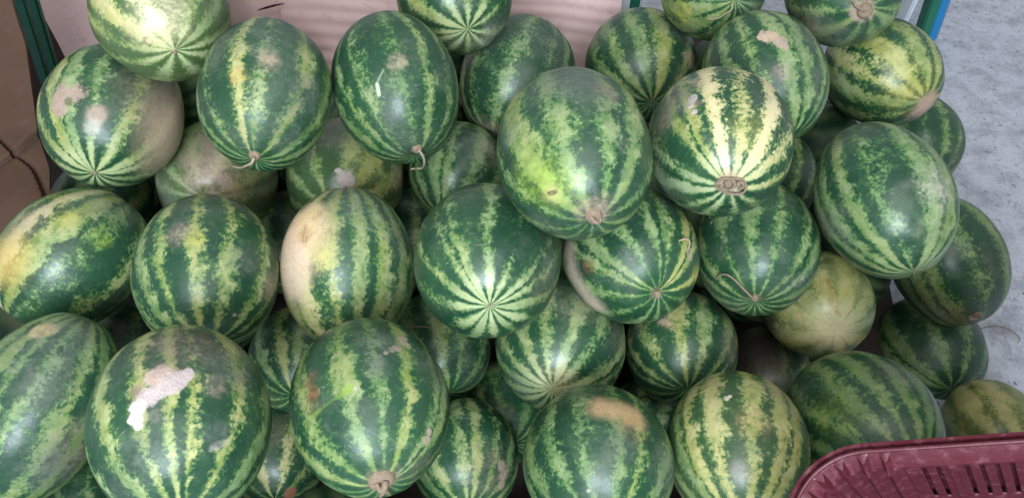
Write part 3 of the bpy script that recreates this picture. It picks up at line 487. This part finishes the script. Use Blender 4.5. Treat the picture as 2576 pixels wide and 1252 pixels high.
def melon_material(k, idx):
    rng = random.Random(idx*17+3); C,a,c,u = FITD[k]; t = NT('melon_skin_'+str(idx)); co = t.obj()
    sd = t.vec('ADD', co, (rng.uniform(-9,9), rng.uniform(-9,9), rng.uniform(-9,9)))
    nlow = t.noise(sd, 8, 1); nmid = t.noise(sd, 42, 3, .62); nfine = t.noise(sd, 150, 4, .74); nblot = t.noise(sd, 20, 3, .6)
    x = t.n('ShaderNodeSeparateXYZ'); t.put(x.inputs[0], co)
    zz = t.math('DIVIDE', x.outputs[2], c); fade = t.math('SQRT', t.math('MAXIMUM', t.math('SUBTRACT', 1, t.math('MULTIPLY', zz, zz)), 0.0))
    fade2 = t.lin(fade, .25, .75, .12, 1)
    lon = t.math('ADD', t.math('DIVIDE', t.math('ARCTAN2', x.outputs[1], x.outputs[0]), 2*math.pi), .5)
    wr = t.math('ADD', t.math('MULTIPLY', t.math('SUBTRACT', nlow, .5), .030), t.math('MULTIPLY', t.math('SUBTRACT', nmid, .5), .042))
    lonw = t.math('FRACT', t.math('ADD', t.math('ADD', lon, 1), t.math('MULTIPLY', wr, fade2)))
    rp = t.n('ShaderNodeValToRGB'); rp.color_ramp.interpolation = 'LINEAR'; el = rp.color_ramp.elements; stops = ramp_stops(k, rng)
    while len(el) < len(stops): el.new(.5)
    for e,s in zip(el, stops): e.position = min(max(s[0],0),1)
    el = rp.color_ramp.elements
    for e,s in zip(el, stops): e.position = min(max(s[0],0),1); e.color = (s[1], s[2]*.25+.5, s[3]*.5, 1)
    t.put(rp.inputs[0], lonw); sp = t.n('ShaderNodeSeparateColor'); t.put(sp.inputs[0], rp.outputs[0])
    m = sp.outputs[0]; yel = t.math('MULTIPLY', t.math('SUBTRACT', sp.outputs[1], .5), 4); stg = t.math('MULTIPLY', sp.outputs[2], 2)
    # ragged edges and breaks in the bands; calm near the ends
    m = t.math('ADD', m, t.math('MULTIPLY', t.math('SUBTRACT', nblot, .5), t.math('MULTIPLY', fade2, .95)))
    m = t.math('ADD', m, t.math('MULTIPLY', t.math('SUBTRACT', nmid, .5), t.math('MULTIPLY', fade2, .75)))
    m = t.math('ADD', m, t.math('MULTIPLY', t.math('SUBTRACT', nfine, .5), t.math('MULTIPLY', t.lin(fade,.12,.6,.25,1), 1.85)))
    nbig = t.noise(sd, 14, 2, .5); m = t.math('ADD', m, t.math('MULTIPLY', t.math('SUBTRACT', nbig, .52), t.math('MULTIPLY', fade2, .9)))
    if k in POLE: m = t.math('ADD', m, t.math('MULTIPLY_ADD', t.step(zz, .70, .95), POLE[k]*.5+.08, -.22 if k == 'b4' else -.04))
    else: m = t.math('ADD', m, t.math('MULTIPLY', t.step(zz, .8, 1.), -.12))
    core = t.math('MULTIPLY', t.step(m, .44, .86), STYLE.get(k, .95)); halo = t.step(m, .27, .66)
    dk = t.mix(t.step(nlow,.3,.7), (.012,.048,.026), (.020,.068,.033)); dk = t.mix(t.step(nmid,.5,.72,0,.5), dk, (.040,.105,.040)); dk = t.mix(t.step(nfine,.52,.72,0,.5), dk, (.040,.115,.045)); dk = t.mix(t.step(nblot,.52,.74,0,.38), dk, (.045,.125,.038))
    mid = t.mix(nfine, (.032,.110,.030), (.080,.185,.055))
    lt = t.mix(t.step(nmid,.35,.68), (.15,.235,.095), (.30,.37,.18))
    yl = t.mix(t.step(nmid,.35,.68), (.29,.31,.07), (.47,.44,.18)); crm = t.mix(nmid, (.58,.50,.26), (.70,.62,.40))
    if k in PALE:
        dk = t.mix(PALE[k], dk, (.17,.235,.07)); mid = t.mix(PALE[k], mid, (.34,.37,.13))
    gry = t.mix(nmid, (.22,.29,.19), (.36,.42,.28))
    lt = t.mix(t.lin(yel, 0, -.6), lt, gry)
    yv = t.math('ADD', yel, t.math('MULTIPLY', t.math('SUBTRACT', nlow, .5), 1.1))
    lt = t.mix(t.lin(yv, .1, 1.0), lt, yl); lt = t.mix(t.lin(yel, .85, 1.7), lt, crm)
    if k in POLE: lt = t.mix(t.step(zz, .78, .97, 0, .6), lt, (.50,.54,.30))
    # dark net inside the bands
    net = t.noise(sd, 78, 4, .7); lt = t.mix(t.math('MULTIPLY', t.step(net, .50, .68, 0, .75), t.math('MULTIPLY', fade2, t.lin(yel, .7, 1.6, 1, .35))), lt, mid)
    col = t.mix(halo, dk, mid); col = t.mix(t.math('MULTIPLY', core, t.math('MINIMUM', stg, 1.15), clamp=True), col, lt)
    # dust, scuffs, scratches
    dusty = rng.uniform(.25,.55)
    nd = t.noise(sd, 11, 5, .68)
    dm = t.math('MULTIPLY', t.step(nd, .48, .74, 0, dusty), t.lin(nfine, .35, .6, .45, 1.1))
    col = t.mix(dm, col, (.15,.155,.13))
    dirv = (rng.uniform(-1,1), rng.uniform(-1,1), rng.uniform(-1,1)); mp = t.n('ShaderNodeMapping'); t.put(mp.inputs['Vector'], sd)
    mp.inputs['Rotation'].default_value = dirv; mp.inputs['Scale'].default_value = (26, 420, 300)
    scr = t.step(t.noise(mp.outputs[0], 1, 2, .6), .61, .74, 0, .5); scr = t.math('MULTIPLY', scr, t.step(nblot,.48,.62))
    col = t.mix(scr, col, (.36,.38,.32))
    spk = t.step(t.noise(sd, 330, 1, .5),   .74, .82, 0, .3); col = t.mix(spk, col, (.33,.32,.24))
    scab = None
    ncol = t.noise(sd, 60, 4, .72, col=True); wv = t.vec('SUBTRACT', ncol, (.5,.5,.5)); nst = t.noise(sd, 120, 4, .7)
    ncol2 = t.noise(sd, 190, 3, .7, col=True); wv = t.vec('ADD', wv, t.vec('SCALE', t.vec('SUBTRACT', ncol2, (.5,.5,.5)), scale=.35))
    ngr = t.math('MULTIPLY', t.lin(nmid, .32,.60,.25,1.1), t.lin(nfine, .36,.60,.45,1.1))
    for e_ in BL.get(k, []):
        bx,by,br,bc,so,am,rg = e_[:7]
        p = hit(k,bx,by); dist_ = np.linalg.norm(FITD[k][0]-EYE); R = br/PXF*dist_*.95
        pos = t.vec('ADD', co, t.vec('SCALE', wv, scale=min(R*1.9,.045)*rg))
        if len(e_) > 7:                                  # a streak between two points
            q = hit(k,e_[7],e_[8]); ba = q-p; pa = t.vec('SUBTRACT', pos, tuple(map(float,p)))
            hh = t.math('DIVIDE', t.vec('DOT_PRODUCT', pa, tuple(map(float,ba))), float(ba@ba), clamp=True)
            dv = t.vec('LENGTH', t.vec('SUBTRACT', pa, t.vec('SCALE', tuple(map(float,ba)), scale=hh)))
        else: dv = t.vec('DISTANCE', pos, tuple(map(float,p)))
        mk = t.step(dv, R*(1-so*.75), R*(1+so*.55+.06), am, 0)
        if so >= .6 and rg > .55: mk = t.math('MULTIPLY', mk, ngr, clamp=True)
        b2 = t.mix(t.step(nst,.42,.68,0,.45), bc, tuple(q*.66 for q in bc))
        col = t.mix(mk, col, b2)
        if so < .45: scab = mk if scab is None else t.math('MAXIMUM', scab, mk)
    rough = t.math('ADD', t.math('ADD', t.lin(nmid,.3,.7,.25,.38), t.step(nblot,.42,.66,0,.16)), t.math('MULTIPLY', dm, .5))
    h = t.math('ADD', t.math('MULTIPLY', nmid, .8), t.math('MULTIPLY', nfine, .25))
    if scab is not None:
        rough = t.math('ADD', rough, t.math('MULTIPLY', scab, .35)); h = t.math('ADD', h, t.math('MULTIPLY', scab, t.lin(nst,.3,.7,-.6,2.2)))
    grain = t.noise(sd, 520, 2, .7); col = t.mix(1.0, col, t.mix(grain, (.72,.72,.72), (1.28,1.28,1.28)), 'MULTIPLY')
    return t.out(col, rough, .46, h, .22, .0035)

def surf(k, px, py, h=0):
    C,a,c,u = FITD[k]; p = hit(k,px,py); n = p/np.array((a*a,a*a,c*c)); n /= np.linalg.norm(n); return p+n*h
stem_t = NT('dry_stem'); cS = stem_t.obj(); nS = stem_t.noise(cS, 150, 3, .7); dry = stem_t.out(stem_t.mix(nS,(.13,.09,.06),(.34,.26,.19)), .8, .2, nS, .5, .002)
stem_t = NT('green_stem'); cS = stem_t.obj(); nS = stem_t.noise(cS, 150, 3, .7); pale = stem_t.out(stem_t.mix(nS,(.20,.16,.10),(.46,.38,.28)), .7, .2, nS, .5, .002)
def tube(name, pts, rad, mat, parent, seg=7):
    P = [np.array(p,float) for p in pts]
    Q = []                                               # Catmull-Rom smoothing
    for i in range(len(P)-1):
        p0 = P[max(i-1,0)]; p1 = P[i]; p2 = P[i+1]; p3 = P[min(i+2,len(P)-1)]
        for s in np.linspace(0,1,5)[:-1]: Q.append(.5*((2*p1)+(-p0+p2)*s+(2*p0-5*p1+4*p2-p3)*s*s+(-p0+3*p1-3*p2+p3)*s**3))
    Q.append(P[-1]); v = []; f = []; n = len(Q); up_ = np.array((.3,.5,.8))
    for i,q in enumerate(Q):
        d = Q[min(i+1,n-1)]-Q[max(i-1,0)]; d /= np.linalg.norm(d)+1e-9; s = np.cross(d,up_); s /= np.linalg.norm(s)+1e-9; w = np.cross(s,d)
        r_ = (rad[0]+(rad[1]-rad[0])*i/(n-1))*(1+.18*mnoise.noise(Vector(q*180)))
        for j in range(seg): an = j/seg*2*math.pi; v.append(q+s*r_*math.cos(an)+w*r_*math.sin(an))
    for i in range(n-1):
        for j in range(seg): f.append((i*seg+j, i*seg+(j+1)%seg, (i+1)*seg+(j+1)%seg, (i+1)*seg+j))
    f.append(tuple(range(seg-1,-1,-1))); f.append(tuple((n-1)*seg+j for j in range(seg)))
    return link(name, pymesh(name, v, f), mat, parent)
def melon_mesh(a, c, seed, nu=88, nv=60, dimple=.05):
    v = []; f = []; sv = Vector((seed*3.1, seed*1.7, -seed))
    for j in range(1,nv):
        th = math.pi*j/nv; st, ct = math.sin(th), math.cos(th)
        for i in range(nu):
            ph = 2*math.pi*i/nu; d = Vector((st*math.cos(ph), st*math.sin(ph), ct))
            r = 1+.026*mnoise.noise(d*1.15+sv)+.006*mnoise.noise(d*3+sv)+.0035*math.sin(10*ph+seed)*st*st
            if dimple: r -= dimple*math.exp(-((min(th,math.pi-th))/.16)**2)
            v.append((a*r*d.x, a*r*d.y, c*r*d.z))
    v.append((0,0,c*(1-dimple*1.0))); v.append((0,0,-c*(1-dimple*1.0))); T = len(v)-2; B = len(v)-1
    for j in range(nv-2):
        for i in range(nu): f.append((j*nu+i, (j+1)*nu+i, (j+1)*nu+(i+1)%nu, j*nu+(i+1)%nu))
    for i in range(nu): f.append((T, i, (i+1)%nu)); f.append((B, (nv-2)*nu+(i+1)%nu, (nv-2)*nu+i))
    return pymesh('watermelon', v, f)
GROUP = 'watermelons heaped in the pile'
melon = {}
for idx,(k,(C,a,c,u)) in enumerate(FITD.items()):
    small = k[0] == 'g' and k not in ('g1','g2','g5')
    me = melon_mesh(a, c, idx+1, *((64,40) if small else (88,60)), dimple=.02 if k in ('a5','b4','a1','a2','a14') else .05)
    o = link('watermelon', me, melon_material(k, idx)); B = basis(u)
    o.matrix_world = Matrix(((*B[0],C[0]),(*B[1],C[1]),(*B[2],C[2]),(0,0,0,1)))
    tag(o, LABEL[k], 'watermelon', GROUP); melon[k] = o
# stems, tendrils and shreds: children of the melon they grow on or cling to
def st_tube(k, name, pts, rad, mat=dry): return tube(name, [surf(k,x,y,h) for x,y,h in pts], rad, mat, melon[k])
def knob(k, px, py, rpx, name='stem_scar', h=.004, mat=dry):
    """corky lens at the end of the fruit, ragged rim"""
    R = rpx/PXF*np.linalg.norm(FITD[k][0]-EYE); p = surf(k,px,py,0); C,a,c,u = FITD[k]; n = p/np.array((a*a,a*a,c*c)); n /= np.linalg.norm(n)
    s = np.cross(n,(.3,.9,.1)); s /= np.linalg.norm(s); w = np.cross(n,s); v = [p+n*h*.4]; f = []
    for q,(rr,hh) in enumerate(((.35,.9),(.7,1.0),(1.,.1),(1.1,-.9))):
        for j in range(14):
            an = j/14*2*math.pi; e = rr*R*(1+.22*mnoise.noise(Vector((math.cos(an)*2,math.sin(an)*2,q*.3+px)))); z = h*hh*(1+.5*mnoise.noise(Vector((an*2,q,py)))) - .5*e*e/a
            v.append(p+s*e*math.cos(an)+w*e*math.sin(an)+n*z)
    for j in range(14): f.append((0,1+j,1+(j+1)%14))
    for q in range(3):
        for j in range(14): f.append((1+q*14+j, 1+(q+1)*14+j, 1+(q+1)*14+(j+1)%14, 1+q*14+(j+1)%14))
    return link(name, pymesh(name, v, f), mat, melon[k])
knob('a3',640,393,13); st_tube('a3','tendril',[(640,392,.004),(636,398,.010),(622,406,.009),(608,414,.006),(597,412,.006),(588,410,.007)],(.0026,.0011),pale)
knob('a4',1050,376,12); st_tube('a4','stem',[(1052,374,.003),(1060,384,.010),(1060,396,.014),(1056,408,.012),(1046,413,.010),(1036,411,.010),(1031,414,.010)],(.0026,.0013),pale)
knob('a7',1495,545,20,h=.005); st_tube('a7','stem',[(1484,540,.004),(1492,546,.009),(1503,550,.008),(1508,543,.005)],(.0035,.002))
st_tube('a9','tendril',[(1840,8,.004),(1838,22,.006),(1824,32,.005),(1812,40,.006),(1798,44,.006),(1786,43,.007),(1780,41,.008)],(.002,.0012),pale)
ring = [(1838+(34+2.5*math.sin(2*x+1))*math.cos(x),463+(20+3*math.sin(1.5*x))*math.sin(x)+2*math.sin(3*x),.004+.002*math.sin(2*x)) for x in np.linspace(-2.2,4.2,22)]
knob('a10',1838,463,15); st_tube('a10','vine_ring',ring,(.0021,.0018)); st_tube('a10','vine_ring',[(1840,445,.004),(1846,458,.009),(1835,468,.010),(1818,470,.008),(1812,460,.007)],(.002,.0014)); st_tube('a10','vine_ring',[(1856,470,.005),(1866,462,.009),(1860,452,.007),(1848,462,.005)],(.0024,.0014))
knob('a12',2176,30,16,h=.006); st_tube('a12','tendril',[(2172,26,.004),(2152,14,.007),(2145,2,.006),(2120,-6,.006)],(.0035,.002))
knob('a16',2458,792,9); knob('b5',1655,741,9,h=.003); knob('b6',1899,751,8,h=.003)
st_tube('b5','peel_curl',[(1704,607,.003),(1714,605,.008),(1722,609,.009),(1727,618,.006),(1726,628,.003)],(.0018,.0014),pale)
st_tube('b6','tendril',[(1802,702,.002),(1815,690,.004),(1832,689,.005),(1848,700,.004),(1864,716,.004),(1880,732,.004),(1893,746,.003)],(.0016,.0022))
knob('c3',960,1208,30,h=.007); st_tube('c3','stem',[(945,1206,.006),(955,1214,.012),(968,1216,.012),(978,1228,.008)],(.0042,.002)); st_tube('c3','stem',[(968,1200,.006),(962,1214,.013),(955,1232,.008)],(.005,.003))
knob('a5',1175,83,3,'blossom_scar',.001); knob('b4',1232,768,3.5,'blossom_scar',.001); knob('a1',440,133,4,'blossom_scar',.001,dry); knob('a2',238,436,5,'blossom_scar',.001)
st_tube('g1','tendril',[(1035,830,.006),(1055,826,.010),(1085,828,.006),(1095,850,.004)],(.0014,.0012))
# fruit that carries the pile from below, out of sight
t = NT('melon_skin_buried'); cB = t.obj(); nB = t.noise(cB, 26, 4, .65); rB = t.n('ShaderNodeTexWave', wave_type='BANDS'); t.put(rB.inputs['Vector'], cB); t.put(rB.inputs['Scale'], 9); t.put(rB.inputs['Distortion'], 5)
bury = t.out(t.mix(t.math('MULTIPLY', rB.outputs[1], nB), (.010,.045,.022), (.16,.22,.09)), .5, .4)
bm_ = melon_mesh(.117, .124, 99, 40, 26, .03); bm_.materials.append(bury)
for i,p in enumerate(BURIED):
    o = link('watermelon', bm_); o.location = p; o.rotation_euler = (i*1.3, i*.7, i*2.1)
    tag(o, 'green striped watermelon buried inside the pile, carrying the ones above', 'watermelon', 'buried watermelons under the pile')
w_ = [(2462,828),(2490,820),(2520,822),(2548,834),(2566,850),(2560,862)]
tag(tube('dry_vine', [at_z(x,y,.004+.004*(i%2)) for i,(x,y) in enumerate(w_)], (.0016,.001), dry, None), 'thin dry vine scrap lying on the bare floor below the muddy melon', 'vine')

# ------------------------------------------------------------------ red crate, lower right corner
def crate():
    t = NT('red_plastic'); c = t.obj(); n = t.noise(c, 9, 4, .6); n2 = t.noise(c, 70, 4, .65); n3 = t.noise(c, 300, 2, .6)
    k = t.mix(n, (.072,.010,.018), (.105,.017,.027)); k = t.mix(t.step(n2,.5,.72,0,.55), k, (.21,.075,.09)); k = t.mix(t.step(n3,.55,.75,0,.35), k, (.11,.015,.028))
    plastic = t.out(k, t.lin(n2,.3,.7,.32,.55), .5, n3, .15, .002)
    root = bpy.data.objects.new('plastic_crate', None); COL.objects.link(root)
    tag(root, 'dark red plastic crate with pleated rounded corner and slotted wall at the lower right', 'crate')
    dep = .95
    dn = CR @ np.array((.52,.44,.73)); dn /= np.linalg.norm(dn)
    rx = CR @ np.array((1.0,-.22,-.56)); rx -= dn*(rx@dn); rx /= np.linalg.norm(rx)
    fy = np.cross(dn, rx); fy /= np.linalg.norm(fy)          # toward the viewer
    if (CR.T@fy)[1] < 0: fy = -fy
    O = EYE + ray(2014, 1180)*dep
    RAD = .075; LX = .50; LY = .36
    # rim path: from far right end, along the far side to the corner, down the left side (then the two hidden sides)
    path = []                                                 # (x, y, nx, ny, tag) in the rim plane, n = inward normal
    def arc(cx, cy, a0, a1, n):
        for k in range(n+1):
            a = a0+(a1-a0)*k/n; path.append((cx+RAD*math.cos(a), cy+RAD*math.sin(a), -math.cos(a), -math.sin(a)))
    xs = np.arange(LX-RAD, RAD, -.0012)
    for x in xs: path.append((x, 0, 0, 1))
    arc(RAD, RAD, -math.pi/2, -math.pi, 90)
    for y in np.arange(RAD+.004, LY-RAD, .0035): path.append((0, y, 1, 0))
    arc(RAD, LY-RAD, math.pi, math.pi/2, 16)
    for x in np.arange(RAD+.01, LX-RAD, .012): path.append((x, LY, 0, -1))
    arc(LX-RAD, LY-RAD, math.pi/2, 0, 16)
    for y in np.arange(LY-RAD-.01, RAD, -.012): path.append((LX, y, -1, 0))
    arc(LX-RAD, RAD, 0, -math.pi/2, 16)
    path = path[:-1]; n = len(path)
    s = [0]
    for i in range(1, n): s.append(s[-1]+math.hypot(path[i][0]-path[i-1][0], path[i][1]-path[i-1][1]))
    Hc = .30
    ts = [0,.002,.004,.020,.022,.026]+list(np.arange(.0315,Hc,.0055))
    def prof(tt):                                             # inward offset against depth
        if tt <= .002: return -.016
        if tt <= .004: return -.014
        if tt <= .020: return -.014+.012*(tt-.004)/.016
        return -.002+.10*(tt-.020)
    corner0 = s[len(xs)]-.03; corner1 = corner0+RAD*math.pi/2+.08
    def pleat(ss, tt):
        if corner0-.005 < ss < corner1 and tt > .002:
            ph = ((ss-corner0)/.0235) % 1.0
            wd = .20; rib = (.011 if tt < .021 else .005)*max(0, 1-abs(ph-.5)/wd)
            return rib + (.002*math.sin(2*math.pi*ph) if tt > .02 else 0)
        return 0
    def P(i, tt, outn=0):
        x, y, nx, ny = path[i]; off = prof(tt)+pleat(s[i], tt)-outn
        return O + rx*(x+nx*off) + fy*(y+ny*off) + dn*tt
    v = [P(i,tt) for tt in ts for i in range(n)]
    f = []
    def slot(si, tt):
        if si < corner0-.004:
            u = (corner0-.012-si)
            for g0, cnt in ((.012,2),(.055,5),(.145,5),(.235,4)):
                for k in range(cnt):
                    c = g0+.0145*k
                    if abs(u-c) < .0024 and (.028 < tt < .125 or .150 < tt < .24): return True
        return False
    for j in range(len(ts)-1):
        for i in range(n):
            i2 = (i+1) % n
            if i2 and slot((s[i]+s[i2])/2, (ts[j]+ts[j+1])/2): continue
            f.append((j*n+i, j*n+i2, (j+1)*n+i2, (j+1)*n+i))
    me = pymesh('wall', v, f); w = link('wall', me, plastic, root)
    ov = [P(i,tt,.010) for tt in ts for i in range(0,n,4)]; n4 = len(range(0,n,4)); of = [(j*n4+i, j*n4+(i+1)%n4, (j+1)*n4+(i+1)%n4, (j+1)*n4+i) for j in range(len(ts)-1) for i in range(n4)]
    link('outer_wall', pymesh('outer_wall', ov, of), plastic, root)
    md = w.modifiers.new('thickness', 'SOLIDIFY'); md.thickness = .003; md.offset = 0
    try: me.set_sharp_from_angle(angle=math.radians(28))
    except Exception: pass
    # rim lip: a rounded bead along the top edge
    rv = []; rf = []
    for i in range(n):
        x, y, nx, ny = path[i]
        for k in range(8):
            a = k/8*2*math.pi; off = -.016+.0026*math.cos(a); rv.append(O+rx*(x+nx*off)+fy*(y+ny*off)+dn*(-.0005+.0026*math.sin(a)))
    for i in range(n):
        i2 = (i+1) % n
        for k in range(8): rf.append((i*8+k, i2*8+k, i2*8+(k+1)%8, i*8+(k+1)%8))
    link('rim', pymesh('rim', rv, rf), plastic, root)
    # raised frame band under the rim along the far wall and upright ribs between the slot groups
    def rib(u, wd, t0, t1, name='rib'):
        bv = []
        si = corner0-.012-u
        x = LX-RAD-si
        for tt in (t0, t1):
            for o in (-.001, .005):
                for sg in (-1, 1): bv.append(O+rx*(x+sg*wd/2)+fy*(prof(tt)+o)+dn*tt)
        bf = [(2,3,7,6),(0,4,5,1),(0,2,6,4),(1,5,7,3),(0,1,3,2),(4,6,7,5)]
        link(name, pymesh(name, bv, bf, False), plastic, root)
    for u in (.041, .130, .220): rib(u, .008, .022, Hc-.01)
    # floor of the crate: slats
    for k in range(9):
        y = .05+k*.03; p = O+dn*(Hc-.006)
        a = p+rx*.04+fy*y; b = p+rx*(LX-.04)+fy*y
        bar('slat', a, b, .018, .004, plastic, root, .001)
crate()
